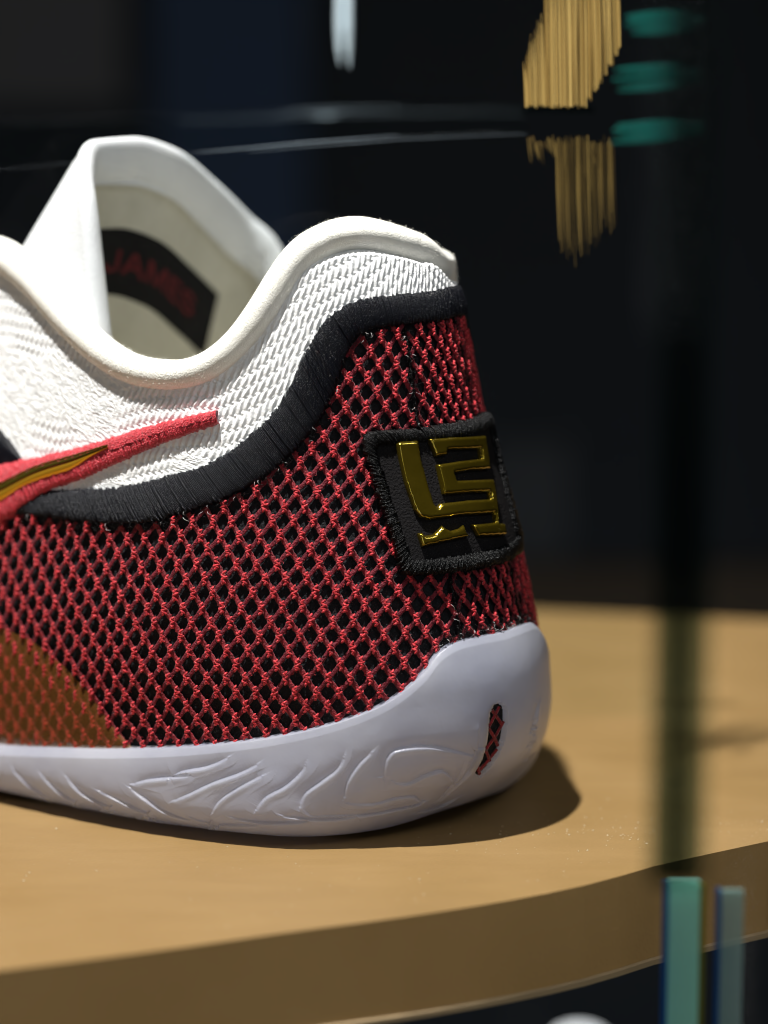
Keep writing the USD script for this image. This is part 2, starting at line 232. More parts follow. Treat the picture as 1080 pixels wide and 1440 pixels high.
loft('shelf_lip', [r3(0.0, -TH_S + .118), r3(-.035, -TH_S + .09), r3(-.035, -TH_S + .01), r3(.01, -TH_S), r3(1.5, -TH_S)], 'lip', shelf)
mb = trimesh.creation.triangulate_polygon(poly.buffer(-1.5), engine='earcut'); obj('shelf_underside', np.column_stack([mb[0], np.full(len(mb[0]), TABLE - TH_S + .003)]), mb[1][:, ::-1], 'wood_edge', shelf)
# dust and lint lying on the shelf
dp = []
for i in range(420):
    if i < 300:
        x = rng.uniform(-8, 6); y = float(fe(min(x, 2.58))) + abs(rng.normal(0, 2.2)) + .5 if rng.random() < .6 else rng.uniform(-4, 12)
    else: x = rng.normal(2.6, 1.6); y = rng.normal(-.6, .35) + .1 * x
    if not poly.buffer(-.2).contains(Point(x, y)): continue
    r = rng.choice([.006, .008, .011, .016], p=[.45, .32, .18, .05]); s = trimesh.creation.icosphere(1, 1.0); v = np.array(s.vertices) * r * rng.uniform(.6, 1.3, 3) * [1, 1, .6]
    dp.append((v + [x, y, TABLE + r * .4], s.faces))
obj('dust', *join(dp), 'dust', None, label='pale specks of dust scattered on the tan shelf', category='dust', kind='stuff')

obj('floor', *box((-160, -60, -60), (160, 140, -59)), 'floor', None, kind='structure')
obj('back_wall', *box((-160, 92, -59), (160, 95, 140)), 'wall', None, kind='structure')
def panel(name, px0, px1, pz0, pz1, dep, m, label):
    a = CAM + dep * ray(np.array([px0, px1]), np.array([pz0, pz1])); x0, x1 = a[:, 0]; z1, z0 = a[0, 2], a[1, 2]; y = a[:, 1].max()
    v, f = box((x0, y, z0), (x1, y + 1.2, z1)); obj(name, v, f, m, None, label=label, category='panel')
panel('wall_panel', 215, 425, -200, 480, 118, 'navy_panel', 'navy blue panel in the dark background above the white tongue')
panel('wall_panel', -250, 165, -200, 150, 112, 'brown_panel', 'dim brown grey panel in the upper left background corner')
panel('wall_panel', 690, 800, 620, 900, 105, 'grey_panel', 'dim grey panel low behind the heel of the shoe')
panel('wall_panel', 560, 1500, 800, 1000, 100, 'skirt', 'dark brown low panel behind the far edge of the shelf')

case = thing('glass_case', 'clear glass display case around the shoe, its corner edge dark green', 'display case')
CP = np.array([1.86, -13.3])                                       # the near corner post in plan
t1 = np.array([-math.cos(.7), -math.sin(.7)]); t2 = np.array([math.sin(.7), math.cos(.7)])   # the two panes leave the corner this way
def slab(p0, p1, th, z0, z1, inward):
    p0, p1 = np.array(p0), np.array(p1); d = (p1 - p0) / np.linalg.norm(p1 - p0); n = np.array([-d[1], d[0]]) * inward * th
    c = [p0, p1, p1 + n, p0 + n]; V = np.array([[*q, z] for z in (z0, z1) for q in c]); F = tri([[0, 1, 5, 4], [1, 2, 6, 5], [2, 3, 7, 6], [3, 0, 4, 7], [3, 2, 1, 0], [4, 5, 6, 7]]); return V, F
obj('front_pane', *slab(CP + t1 * .3, CP + t1 * 34, .5, -14, 40, 1), 'pane', case)
obj('side_pane', *slab(CP + t2 * .25 + np.array([.30, 0]), CP + t2 * 32 + np.array([.30, 0]), .5, -14, 40, -1), 'pane', case)
def post(name, x0, x1, y, z0, z1, m, dy=.12): return obj(name, *box((CP[0] + x0, CP[1] + y, z0), (CP[0] + x1, CP[1] + y + dy, z1)), m, case)
Lp0 = lambda px, py, d: (CAM + d * ray(np.array([px], float), np.array([py], float)))[0]
zq = Lp0(958, 1272, 35.7)[2]
post('corner_edge', -.20, .20, 0, zq, 40, 'glass_dark', .3)
post('corner_bevel', -.30, -.203, .05, zq, 40, 'glass_mid', .2)
post('corner_bevel', .203, .34, .05, zq, 40, 'glass_mid', .2)
def base_edge(name, x0, x1, y0, m, dep=44.3):                     # light refracted in the lower glass, painted as upright strips before the shelf
    a = CAM + dep * ray(np.array([x0, x1, x0]), np.array([y0, y0, 1500.])); v, f = box((a[0, 0], a[0, 1], a[2, 2]), (a[1, 0], a[0, 1] + .15, a[0, 2])); obj(name, v, f, m, case)
base_edge('blue_bevel', 933, 940.5, 1244, 'dispersion_blue'); base_edge('frosted_edge', 941, 985, 1242, 'glass_aqua'); base_edge('yellow_bevel', 985.5, 993, 1246, 'dispersion_yellow')  # painted light in the glass edge, with its dispersion colours either side
base_edge('blue_bevel', 1008, 1014.5, 1252, 'dispersion_blue'); base_edge('pale_edge', 1015, 1046, 1254, 'glass_pale')
# the lid over the shoe: a glass sheet seen edge-on
Lp = lambda px, py, d=53.: (CAM + d * ray(np.array([px], float), np.array([py], float)))[0]
L1, L2 = [(-300, 262), (100, 228), (276, 214), (350, 208), (430, 200), (500, 195), (560, 190), (740, 182)], [(-300, 172), (100, 168), (250, 164), (390, 160), (430, 156), (480, 154.5), (560, 153), (738, 152)]
fr_, bk_ = np.array([Lp(*p, 52.6) for p in L1]), np.array([Lp(*p, 60.) for p in L2]); dz_ = np.array([0, 0, -.03]); n = len(fr_); i = np.arange(n - 1)
V = np.vstack([fr_, bk_, fr_ + dz_, bk_ + dz_]); obj('lid_pane', V, tri(np.vstack([np.stack([i + a, i + 1 + a, i + 1 + b, i + b], 1) for a, b in ((0, n), (3 * n, 2 * n), (2 * n, 0), (n, 3 * n))] + [[[0, n, 3 * n, 2 * n], [2 * n - 1, n - 1, 3 * n - 1, 4 * n - 1]]])), 'lid', case)
for pts, r, d_ in ((L1[2:7], .007, 52.5), (L1[3:8], .003, 52.45), (L2[3:7], .006, 59.9), (L2[2:8], .003, 59.8)):  # lit lines along the lid edges, modelled as pale rods
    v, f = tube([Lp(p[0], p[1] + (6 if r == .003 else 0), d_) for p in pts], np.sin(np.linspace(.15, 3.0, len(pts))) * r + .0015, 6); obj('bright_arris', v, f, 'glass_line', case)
v, f = tube([Lp(x, y, 59.7) for x, y in ((432, 160), (450, 163), (466, 163), (480, 158))], [.004, .022, .026, .004], 8); obj('edge_chip', v, f, 'glass_line', case)  # white highlight on the lid edge, modelled as a sliver
obj('lid_edge', *box(Lp(738, 150, 53.2), Lp(835, 158, 53.3)), 'glass_dark', case)

gold = thing('gold_fringe', 'bright gold fringe mirrored in the glass, modelled as thin vertical strips above the lid', 'fringe')  # gold streaks mirrored in the glass, built as solid strips
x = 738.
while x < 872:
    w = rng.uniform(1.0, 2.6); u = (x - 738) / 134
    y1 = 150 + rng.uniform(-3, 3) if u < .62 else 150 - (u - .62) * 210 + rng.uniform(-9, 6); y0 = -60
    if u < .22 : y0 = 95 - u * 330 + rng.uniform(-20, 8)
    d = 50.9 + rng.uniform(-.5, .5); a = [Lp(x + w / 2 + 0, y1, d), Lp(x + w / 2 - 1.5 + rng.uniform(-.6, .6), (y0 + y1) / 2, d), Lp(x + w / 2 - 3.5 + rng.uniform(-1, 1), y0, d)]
    v, f = tube(a, np.array([1, 1, .35]) * w / 2 * .0115, 6); obj('gold_strip', v, f, 'streak_bright', gold); x += w * .6 + rng.uniform(.1, 1.3)
gold2 = thing('gold_fringe', 'dimmer gold fringe mirrored in the glass, modelled as thin vertical strips below the lid', 'fringe')  # fainter mirror image of the gold streaks, also built as strips
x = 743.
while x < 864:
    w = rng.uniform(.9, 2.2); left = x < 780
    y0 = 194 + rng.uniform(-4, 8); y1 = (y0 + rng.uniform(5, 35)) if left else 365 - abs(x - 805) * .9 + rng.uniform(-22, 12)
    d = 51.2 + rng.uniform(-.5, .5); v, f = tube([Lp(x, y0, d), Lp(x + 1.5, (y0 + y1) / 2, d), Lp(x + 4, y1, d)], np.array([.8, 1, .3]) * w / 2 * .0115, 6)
    obj('gold_strip', v, f, 'streak_dim', gold2); x += w * .7 + rng.uniform(.2, 2.0)
for (y, h, x0, x1, lb) in ((28, 26, 880, 990, 'topmost of the three painted green glints at the top right'), (108, 26, 866, 985, 'middle one of the three painted green glints beside the gold fringe'), (183, 28, 866, 990, 'lowest of the three painted green glints just under the lid line')):
    d = 44.; n = 24; clip = thing('glass_clip', lb, 'glass glint')  # green glints in the glass corner, modelled as tinted slivers
    for q in range(5):
        yy = y + (q - 2) * h * .22 + rng.uniform(-3, 3); a0 = x0 + rng.uniform(-6, 10); a1 = x1 + 12 - rng.uniform(0, 30) - abs(q - 2) * 7; hh = h * rng.uniform(.08, .22); f_ = np.linspace(0, 1, n); xs_ = a0 + (a1 - a0) * f_; prof = np.sin(np.clip(f_ * .96 + .04, 0, 1) * np.pi)**.7 * hh
        top = np.array([Lp(a, yy - p_ - (a - a0) * .08 + 5, d) for a, p_ in zip(xs_, prof)]); bot = np.array([Lp(a, yy + p_ - (a - a0) * .08 + 5, d) for a, p_ in zip(xs_, prof)])
        V = np.vstack([top, bot, top + [0, .2, 0], bot + [0, .2, 0]]); i = np.arange(n - 1)
        F = tri(np.vstack([np.stack([i + a, i + 1 + a, i + 1 + b, i + b], 1) for a, b in ((0, n), (2 * n, 0), (n, 3 * n), (3 * n, 2 * n))])); obj('green_facet', V, F, 'glint_green', clip)
sil = thing('silver_pendant', 'pale silvery pendant mirrored in the glass, modelled as two tapering slivers at the top edge', 'gleam')  # white streak of mirrored light, built as two tapering rods
for x0, x1, yb in ((470, 483, 92), (484, 498, 96)):
    v, f = tube([Lp(x0 + 7, -40, 55), Lp(x0 + 6.5, 40, 55), Lp((x0 + x1) / 2, 70, 55), Lp((x0 + x1) / 2 + 1, yb, 55)], np.array([7, 7, 5, 1]) * .0119, 8); obj('blade', v, f, 'silver', sil)
cp = Lp(815, 1462, 41); th_ = np.linspace(0, np.pi / 2, 8); prof = np.column_stack([np.concatenate([.42 * np.sin(th_), [.42]]), np.concatenate([.22 * np.cos(th_), [-1.5]])])
mm = trimesh.creation.revolve(prof, sections=32); obj('lamp_cap', np.array(mm.vertices) + cp, mm.faces, 'white_cap', None, True, label='white rounded cap just under the front of the shelf', category='cap')

# =====================================================================  THE SHOE
sneaker = thing('sneaker', 'white, black and red low basketball shoe seen from its heel, gold emblem on the back', 'shoe')
SG = np.concatenate([np.linspace(-15, -3, 60)[:-1], np.linspace(-3, 9, 260)[:-1], np.linspace(9, 15, 30)])
def ruled(lo, hi, n, g=SG, d=0.0): v = np.linspace(0, 1, n)[None]; z = lo(g)[:, None] * (1 - v) + hi(g)[:, None] * v; return S(np.broadcast_to(g[:, None], z.shape), z, d)
grid('upper', ruled(lambda g: np.full(len(g), .75), lambda g: bbot(g) + .25, 60), 'black_cloth', sneaker)
grid('heel_lining', S(np.broadcast_to(SG[:, None], (len(SG), 30)), np.linspace(1.4, 1, 1)[0] * (1 - np.linspace(0, 1, 30))[None] + rim(SG)[:, None] * np.linspace(0, 1, 30)[None], -.42), 'lining', sneaker)
# insole and forefoot
g = np.linspace(0, _l[-1], 160); L_ = S(g, np.full(160, 1.6), -.3); R_ = S(-g, np.full(160, 1.6), -.3)
grid('insole', np.stack([L_ * (1 - v) + R_ * v for v in np.linspace(0, 1, 9)], 1), 'lining', sneaker)
cs_ = np.concatenate([np.linspace(12.2, 27, 50), 29 - 2 * np.cos(np.linspace(0, np.pi / 2, 16))[0:] ]); hgt = np.interp(cs_, [12, 15, 20, 25, 28, 29], [6.0, 5.8, 5.0, 4.2, 3.2, 1.2]); a = np.linspace(0, np.pi, 40)
Vp = np.zeros((len(cs_), 40, 3))
for i, (c, h) in enumerate(zip(cs_, hgt)):
    w = float(W(c)); Vp[i] = shoe(np.column_stack([np.full(40, c - .5), w * np.sign(np.cos(a)) * np.abs(np.cos(a))**.75, .3 + (h - .3) * np.sin(a)**.75]))
grid('vamp', Vp, 'knit_smooth', sneaker)

# ---- collar of white knit: rows of yarn loops with smoother drawn-in figures between
def knit_height(g, z, seed=0):
    r = z - 3.2 * np.exp(-np.abs(g) / 3.6) + 0.10 * np.sin(g * 2.1)
    arc = g * 1.12 + .25 * z
    q = np.stack([g * .9, z * .9, np.full_like(z, seed + 3.)], -1); wob = (fbm(q * 3, 3, 5) - .5)
    row = r / .185 + wob * .55; k = np.floor(row); ph = arc / .128 + (k % 2) * .5 + wob * .5
    zz = row + .15 * np.sin(2 * np.pi * ph)
    fr = zz - np.floor(zz)
    loop = np.sin(np.pi * fr)**.7 * (.30 + .70 * (.5 + .5 * np.cos(2 * np.pi * ph + 2.2 * (fr - .5)))**.6)
    m1 = fbm(q * 1.25, 3, 11)
    sw = fbm(np.stack([g * 1.7 + 1.6 * m1 + 1.2 * z, z * 5.5 - g * 1.5 + 3.0 * m1, np.full_like(z, 2.)], -1) * 1.6, 3, 21)
    streak = 1 - np.abs(2 * ((sw * 9) % 1) - 1)
    mask = sm(.53, .60, m1 + .05 * sm(5.0, 7.5, g)); lz = sm(1.35, .75, z - btop(g) + .5 * (m1 - .5)); mask = np.clip(np.maximum(mask, (1 - lz) * sm(.40, .50, m1)), 0, 1) * sm(1.2, 2.0, np.abs(g))
    return (.034 * loop - .008) * (1 - mask) + (.013 * streak**.8 + .016 * fbm(q * 7, 2, 8)) * mask, mask
kg = np.concatenate([np.linspace(-13, -2.0, 120)[:-1], np.linspace(-2.0, 8.9, 620)[:-1], np.linspace(8.9, 13, 40)]); nv = 190
v = np.linspace(0, 1, nv)[None]; z = (btop(kg)[:, None] - .25) * (1 - v) + (rim(kg)[:, None] + .12) * v; gg = np.broadcast_to(kg[:, None], z.shape)
hk, _ = knit_height(gg, z); grid('knit_collar', S(gg, z, .07 + hk * 1.1 - .22 * sm(-.10, .06, z - rim(kg)[:, None]) * sm(3.0, 1.6, np.abs(gg))), 'knit', sneaker)
# ---- rolled collar
rg = np.linspace(-11.5, 11.5, 560)
rr_ = np.interp(np.abs(rg), [0, .6, 1.3, 2.2, 2.9, 3.6, 4.6, 6, 7.5, 8.6, 11.5], [.275, .28, .29, .29, .27, .235, .235, .25, .27, .29, .3])
el = np.interp(np.abs(rg), [0, .7, 1.6, 2.6, 3.4, 6, 12], [1.25, 1.5, 1.7, 1.35, 1.1, 1.05, 1.05])
pc, nc = S(rg, rim(rg) + .80 * rr_ - .02, .0, True); up_ = np.interp(np.abs(rg), [0, 1.6, 2.6, 3.4, 12], [.05, .05, .04, .0, .0])
pc = pc - nc * (rr_ * el - np.interp(np.abs(rg), [0, 1.6, 3.2, 12], [.10, .12, .27, .28]))[:, None] + UZ * up_[:, None]
k = 40; a = np.linspace(0, 2 * np.pi, k, endpoint=False); tt = np.gradient(pc, axis=0); tt /= np.linalg.norm(tt, axis=1, keepdims=True)
from scipy.ndimage import gaussian_filter1d
pc = gaussian_filter1d(pc, 6, axis=0, mode='nearest'); nc = gaussian_filter1d(nc, 8, axis=0, mode='nearest'); tt = np.gradient(pc, axis=0); tt /= np.linalg.norm(tt, axis=1, keepdims=True)
N2 = nc - tt * np.sum(nc * tt, 1, keepdims=True); N2 /= np.linalg.norm(N2, axis=1, keepdims=True); B2 = np.cross(tt, N2); B2 *= np.sign(B2[:, 2:]) + (B2[:, 2:] == 0)
puck = 1 + .03 * (fbm(np.stack([rg * 2.5, rg * 0, rg * 0], -1), 3, 4) - .5)[:, None]
V = pc[:, None] + (rr_[:, None] * puck)[..., None] * (np.cos(a)[None, :, None] * N2[:, None] * el[:, None, None] + np.sin(a)[None, :, None] * B2[:, None])
fine = (fbm(V * 5, 3, 9) - .5)[..., None] * .010; grid('collar_roll', V + fine * N2[:, None], 'collar', sneaker, False, True)
# fine peach fuzz on the roll
ln = []
for i in range(3400):
    u = rng.integers(90, 470); b = rng.integers(0, k); p = V[u, b]; n = p - pc[u]; n /= np.linalg.norm(n); d = n * rng.uniform(.012, .04) + tt[u] * rng.normal(0, .03) + rng.normal(0, .008, 3); ln.append(np.array([p - n * .004, p + d * .6, p + d]))
curves('collar_fuzz', ln, .0026, 'collar', sneaker, kind='stuff')

# ---- embroidered band between knit and mesh
def satin(name, lo, hi, m, parent, base=.10, high=.10, pitch=.045, crown=.5, seed=0, ends=None, nv=34, jag=.02, side=0, **kw):
    """a raised strip of close satin stitches running from the lo polyline to the hi polyline (both (n,2) sigma,z)"""
    lo = np.asarray(lo); hi = np.asarray(hi); mid = (lo + hi) / 2; L = np.concatenate([[0], np.cumsum(np.hypot(*np.diff(mid, axis=0).T))]); n = max(int(L[-1] / pitch * 5), 30); s = np.linspace(0, L[-1], n)
    lo = np.column_stack([np.interp(s, L, lo[:, i]) for i in (0, 1)]); hi = np.column_stack([np.interp(s, L, hi[:, i]) for i in (0, 1)]); r = np.random.default_rng(seed)
    st = s / pitch; kk = np.floor(st).astype(int); fr = st - kk; jl = r.normal(0, jag, kk.max() + 2)[kk]; jh = r.normal(0, jag, kk.max() + 2)[kk]; lift = r.normal(0, .010, kk.max() + 2)[kk]
    wdt = np.maximum(np.hypot(*(hi - lo).T), 1e-6); v = np.linspace(0, 1, nv)[None]; vv = v * (1 + ((jl + jh) / wdt)[:, None]) - (jl / wdt)[:, None]
    P2 = lo[:, None] * (1 - vv[..., None]) + hi[:, None] * vv[..., None]
    prof = np.clip(1 - np.abs(2 * v - 1)**2.6, 0, 1)**.5 if side == 0 else np.clip(1 - np.abs(v - (side > 0))**3.0, 0, 1)**.5
    rid = np.sin(np.pi * fr)[:, None]**.7; fl = (fbm(np.stack([np.broadcast_to(st[:, None] * 1.0, P2.shape[:2]), np.broadcast_to(v * 9, P2.shape[:2]), np.zeros(P2.shape[:2])], -1) * 1.7, 2, seed) - .5)
    d = base + high * prof + (.016 * (rid - .5) + .6 * lift[:, None] + .012 * fl) * np.minimum(prof * 1.6, 1) - (.09 + base * .3) * (1 - np.minimum(prof * 3, 1))
    if ends is not None: d = d * np.interp(s, [0, ends, L[-1]], [.3, 1, 1])[:, None]
    return grid(name, S(P2[..., 0], P2[..., 1], d), m, parent, **kw)
def rs(f, g): return np.column_stack([g, f(g)])
def by_arc(c, n=400): c = np.asarray(c); L = np.concatenate([[0], np.cumsum(np.hypot(*np.diff(c, axis=0).T))]); s = np.linspace(0, L[-1], n); return np.column_stack([np.interp(s, L, c[:, i]) for i in (0, 1)])
bg = np.concatenate([np.linspace(-11, 0, 220), np.linspace(0, 11, 220)[1:]])
def half(f, a, b, n=400): return by_arc(rs(f, np.linspace(a, b, 800)), n)
up1 = np.vstack([half(btop, -11, 0), half(btop, 0, 11)[1:]]); lo1 = np.vstack([half(bbot, -11, 0), half(bbot, 0, 11)[1:]])
# pair both edges at the same landmarks so that the stitches stay square to the band
kt = [0, 1.28, 2.3, 3.3, 4.6, 6.2, 8.2, 11]; kb_ = [0, 1.2, 1.98, 2.95, 4.3, 6.0, 8.2, 11]
uu = np.linspace(-7, 7, 900); gt = np.sign(uu) * PC(range(8), kt)(np.abs(uu)); gb = np.sign(uu) * PC(range(8), kb_)(np.abs(uu))
satin('binding_band', np.column_stack([gb, bbot(gb) + .03]), np.column_stack([gt, btop(gt) + .0]), 'satin_navy', sneaker, .09, .06, .026, seed=3, nv=40, jag=.012)

# ---- net of red cords over the black cloth
P1, P2z = .318, .42
slot_img = [(690, 1003), (696, 991), (705, 988), (713, 995), (714, 1012), (710, 1040), (702, 1060), (690, 1079), (675, 1094), (668, 1086), (678, 1070), (686, 1045), (688, 1022)]
PW = .73                                                          # half width of the separate heel panel
patch_poly = Polygon([(-1.17, 3.80), (1.48, 3.74), (1.66, 5.76), (-1.32, 5.76)])
def bend(g): return .0185 * np.clip(np.abs(g) - 2.2, 0, None)**2
def side_pt(gm, zm, sgn):           # lattice -> (sigma, z); the net hangs plumb on the side instead of following the leaning heel line
    z = zm; g = gm
    for _ in range(4): z = zm - bend(g); g = gm - (s0(z) + .1)
    return sgn * g, z
def cord_family(sgn, panel, slope, mats):
    made = []
    n0 = range(-60, 60)
    for i in n0:
        u = np.linspace(-24, 30, 54 * 10 + 1)                      # half-cells along the cord
        if panel: gm = (i + slope * u * .5) * .285 ; zm = 5.0 + u * .5 * P2z; g, z = gm, zm
        else: gm = (i + slope * u * .5) * P1; zm = 3.9 + u * .5 * P2z; g, z = side_pt(gm, zm, sgn)
        a = g if panel else g * sgn
        ok = (z < bbot(g) + .03) & (z > np.minimum(stop(g), 9) - .25) & (z > .2)
        ok &= ((np.abs(a) < PW - .02) if panel else ((a > PW + .02) & (a < (9.6 if sgn > 0 else 3.4))))
        ok &= ~shapely.contains_xy(patch_poly, g, z)
        idx = np.flatnonzero(ok)
        if len(idx) < 6: continue
        for seg in np.split(idx, np.flatnonzero(np.diff(idx) > 1) + 1):
            if len(seg) < 6: continue
            uu_ = u[seg]; gg_, zz_ = g[seg], z[seg]
            kn = np.cos(2 * np.pi * (uu_ if panel else uu_))       # crossings with the other family fall on whole half-cells
            near = np.exp(-((uu_ - np.round(uu_)) / .15)**2)
            jx = (fbm(np.stack([gg_ * 2.3, zz_ * 2.3, gg_ * 0 + sgn], -1), 2, 41) - .5) * .05; jz = (fbm(np.stack([gg_ * 2.3, zz_ * 2.3, gg_ * 0 + 5 + sgn], -1), 2, 43) - .5) * .06
            r = (.038 + .004 * near) * (1 + .10 * np.sin(uu_ * 19 + i)) * (1.12 if slope > 0 else .92); d = .048 + (.022 if slope > 0 else .008) * near + .006 * np.sin(uu_ * 3.1 + i * 1.7)
            p, n = S(gg_ + jx, zz_ + jz, d, True)
            parts = [tube(p, r, 8, n, .42)]
            if slope > 0:                                          # the short turns of yarn that tie each crossing
                for w_ in np.unique(np.round(uu_)):
                    j = np.argmin(np.abs(uu_ - w_))
                    if abs(uu_[j] - w_) > .06 or j < 2 or j > len(seg) - 3: continue
                    up__ = UZ - n[j] * (UZ @ n[j]); up__ /= np.linalg.norm(up__); sd = np.cross(n[j], up__); kp = []
                    for q, (o, tw, hw) in enumerate(((.074, -.95, .034), (.038, .62, .046), (.002, -.60, .052), (-.036, .62, .046), (-.070, -.9, .032))):
                        c0 = p[j] + up__ * (o + rng.normal(0, .007)) + sd * rng.normal(0, .005) + n[j] * .028; tw += rng.normal(0, .15); ax = sd * math.cos(tw) + up__ * math.sin(tw); hw *= rng.uniform(.85, 1.15)
                        t_ = np.linspace(-1, 1, 6)[:, None]; arcp = c0 + ax * t_ * hw + n[j] * (.026 * (1 - t_**2) - .02); kp.append(tube(arcp, np.array([.012, .019, .022, .022, .019, .012]), 5))
                    KNOTS.append(join(kp))
            made.append((join(parts), mats))
    return made
cords = []; KNOTS = []
for sgn, pnl in ((1, False), (0, True), (-1, False)):
    for slope, m in ((1, 'red_yarn'), (-1, 'red_yarn_deep')): cords += cord_family(sgn, pnl, slope, m)
cords.sort(key=lambda c: -len(c[0][0]))
for (vf, m) in cords[:298]: obj('cord', *vf, m, sneaker, True)
if len(cords) > 298: obj('short_cords', *join([c[0] for c in cords[298:]]), 'red_yarn', sneaker, True, kind='stuff')
print('cords', len(cords), 'knots', len(KNOTS))
kc = np.array([k_[0].mean(0) for k_ in KNOTS]); kq = kc - CAM; kpx = np.stack([540 + FP * (kq @ RT) / (kq @ FW), 720 - FP * (kq @ UP) / (kq @ FW)], -1)
key = np.hypot(kpx[:, 0] - 470, (kpx[:, 1] - 760) * .8); ko = np.argsort(key)       # the nearest, sharpest ones are pieces of their own
for i in ko[:298]: obj('knot', *KNOTS[i], 'red_knot', sneaker, True)
obj('far_knots', *join([KNOTS[i] for i in ko[298:]]), 'red_knot', sneaker, True, kind='stuff')
fz = []
allv = np.vstack([c[0][0] for c in cords] + [k_[0] for k_ in KNOTS]); pick = allv[rng.integers(0, len(allv), 9000)]
for p_ in pick:
    o_ = p_ - np.array([0, 0, p_[2]]) - DS * 4; o_ = np.array([-DS[0], -DS[1], 0]) * .4 - np.array([DS[0] * -1, 0, 0]) * 0 + rng.normal(0, .7, 3) + np.array([0, -.6, .2]); o_ /= np.linalg.norm(o_); L_ = rng.uniform(.012, .045)
    fz.append(np.array([p_, p_ + o_ * L_ * .6, p_ + o_ * L_ + rng.normal(0, .008, 3)]))
curves('cord_fuzz', fz, .0045, 'red_knot', sneaker, kind='stuff')
# seams of the heel panel, black stitches and lint
for sg in (1, -1):
    zz = np.linspace(2.5, 7.35, 120); zz = zz[(zz < 3.70) | (zz > 5.86)]
    for part in (zz[zz < 4.5], zz[zz > 4.5]):
        v_, f_ = tube(S(sg * (PW + .0) + .012 * np.sin(part * 40), part, .05), .030 + .008 * np.sin(part * 60), 6); obj('panel_seam', v_, f_, 'satin_black', sneaker, True)
ln = []
for i in range(900):
    c = i % 3
    if c == 0: g0, z0 = PW + rng.normal(0, .05), rng.uniform(2.6, 7.35)
    elif c == 1: g0 = rng.uniform(-1.2, 1.1); z0 = float(stop(g0)) + abs(rng.normal(0, .05)) + .02
    else: g0 = rng.uniform(1.2, 8.0); z0 = float(bbot(g0)) - abs(rng.normal(0, .05))
    if patch_poly.buffer(.05).contains(Point(g0, z0)): continue
    an = rng.uniform(0, 6.28); L = rng.uniform(.03, .12); t = np.linspace(0, 1, 4); ln.append(S(g0 + L * t * np.cos(an), z0 + L * t * np.sin(an) + .02 * t * t, .06 + .06 * rng.random() + .05 * np.sin(np.pi * t)))
curves('black_lint', ln[: len(ln) * 2 // 3], .008, 'satin_black', sneaker, kind='stuff'); curves('pale_lint', ln[len(ln) * 23 // 25:], .005, 'lint', sneaker, kind='stuff')

# ---- clear film over the lower side of the net, tinted for the mirrored table
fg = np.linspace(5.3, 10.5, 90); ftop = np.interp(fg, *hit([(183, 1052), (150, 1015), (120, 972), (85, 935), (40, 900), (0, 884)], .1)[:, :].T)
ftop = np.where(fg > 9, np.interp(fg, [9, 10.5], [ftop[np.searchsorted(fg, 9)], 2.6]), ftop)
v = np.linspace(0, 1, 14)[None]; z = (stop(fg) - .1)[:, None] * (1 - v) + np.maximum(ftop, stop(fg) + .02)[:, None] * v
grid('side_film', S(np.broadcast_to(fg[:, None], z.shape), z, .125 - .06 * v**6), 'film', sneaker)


# ---- side stripe: red satin border round a gold inlay
T_ = [(-170, 712), (-90, 682), (0, 655), (74, 640), (151, 619), (207, 601), (260, 588), (303, 578)]; B0 = [(-150, 800), (-80, 768), (0, 736), (44, 708), (74, 690), (118, 675), (154, 658), (193, 640), (240, 621), (306, 598)]
def img(poly_, n=160):
    c = np.asarray(poly_, float); L = np.concatenate([[0], np.cumsum(np.hypot(*np.diff(c, axis=0).T))]); s = np.linspace(0, L[-1], n); return np.column_stack([PC(L, c[:, i])(s) for i in (0, 1)])
def imgd(poly_, n=160, d=.1): return hit(img(poly_, n), d)
st_t, st_b = imgd(T_), imgd(B0); mid_i = (img(T_) + img(B0)) / 2
stripe = satin('side_stripe', st_b[::-1], (hit(mid_i, .1) * .5 + .5 * (st_t * .52 + st_b * .48))[::-1], 'satin_red', sneaker, .12, .09, .030, seed=5, nv=24, jag=.008, side=1)
satin('stripe_border', (hit(mid_i, .1) * .5 + .5 * (st_t * .48 + st_b * .52))[::-1], st_t[::-1], 'satin_red', stripe, .12, .10, .030, seed=6, nv=24, jag=.008, side=-1)
GT = [(-120, 735), (-60, 708), (0, 686), (53, 661), (104, 646), (150, 631.5)]; GB = [(-120, 770), (-60, 738), (0, 708), (30, 689), (59, 677), (98, 664), (127, 646), (151, 633)]; GM = [(-120, 744), (-60, 717), (0, 694), (53, 667), (104, 650), (150, 632)]
gt_, gb_, gm_ = imgd(GT, 90, .2), imgd(GB, 90, .2), imgd(GM, 90, .2); v = np.linspace(0, 1, 10)[None, :, None]
def strip(a, b, prof): q = a[:, None] * (1 - v) + b[:, None] * v; return S(q[..., 0], q[..., 1], prof(v[..., 0]))
grid('gold_inlay', strip(gb_, gm_, lambda t: .205 + .045 * np.sin(np.pi * t)**.5), 'gold_foil', stripe); grid('inlay_edge', strip(gm_, gt_, lambda t: .215 + .045 * np.sin(np.pi * t)**.5), 'gold_edge', stripe)  # upper edge coloured darker for the mirroring bevel
tw = [img(GT, 90)[i] + [0, -2.0] for i in range(90)]; tp_ = hit(np.array(tw), .2); v_, f_ = tube(S(tp_[:, 0], tp_[:, 1], .235 + .012 * np.sin(np.arange(90) * 1.9)), .016, 6); obj('metallic_thread', v_, f_, 'gold', stripe, True)
# the navy forefoot piece that starts at the left edge of the picture
nav = imgd([(-160, 560), (-60, 585), (0, 604), (14, 622), (30, 648)], 40, .12); nb = imgd([(-160, 730), (-90, 690), (0, 660), (15, 655), (30, 650)], 40, .12); q = nav[:, None] * (1 - v) + nb[:, None] * v
grid('navy_panel', S(q[..., 0], q[..., 1], .15 - .10 * (1 - v[..., 0])**8), 'satin_navy', sneaker)

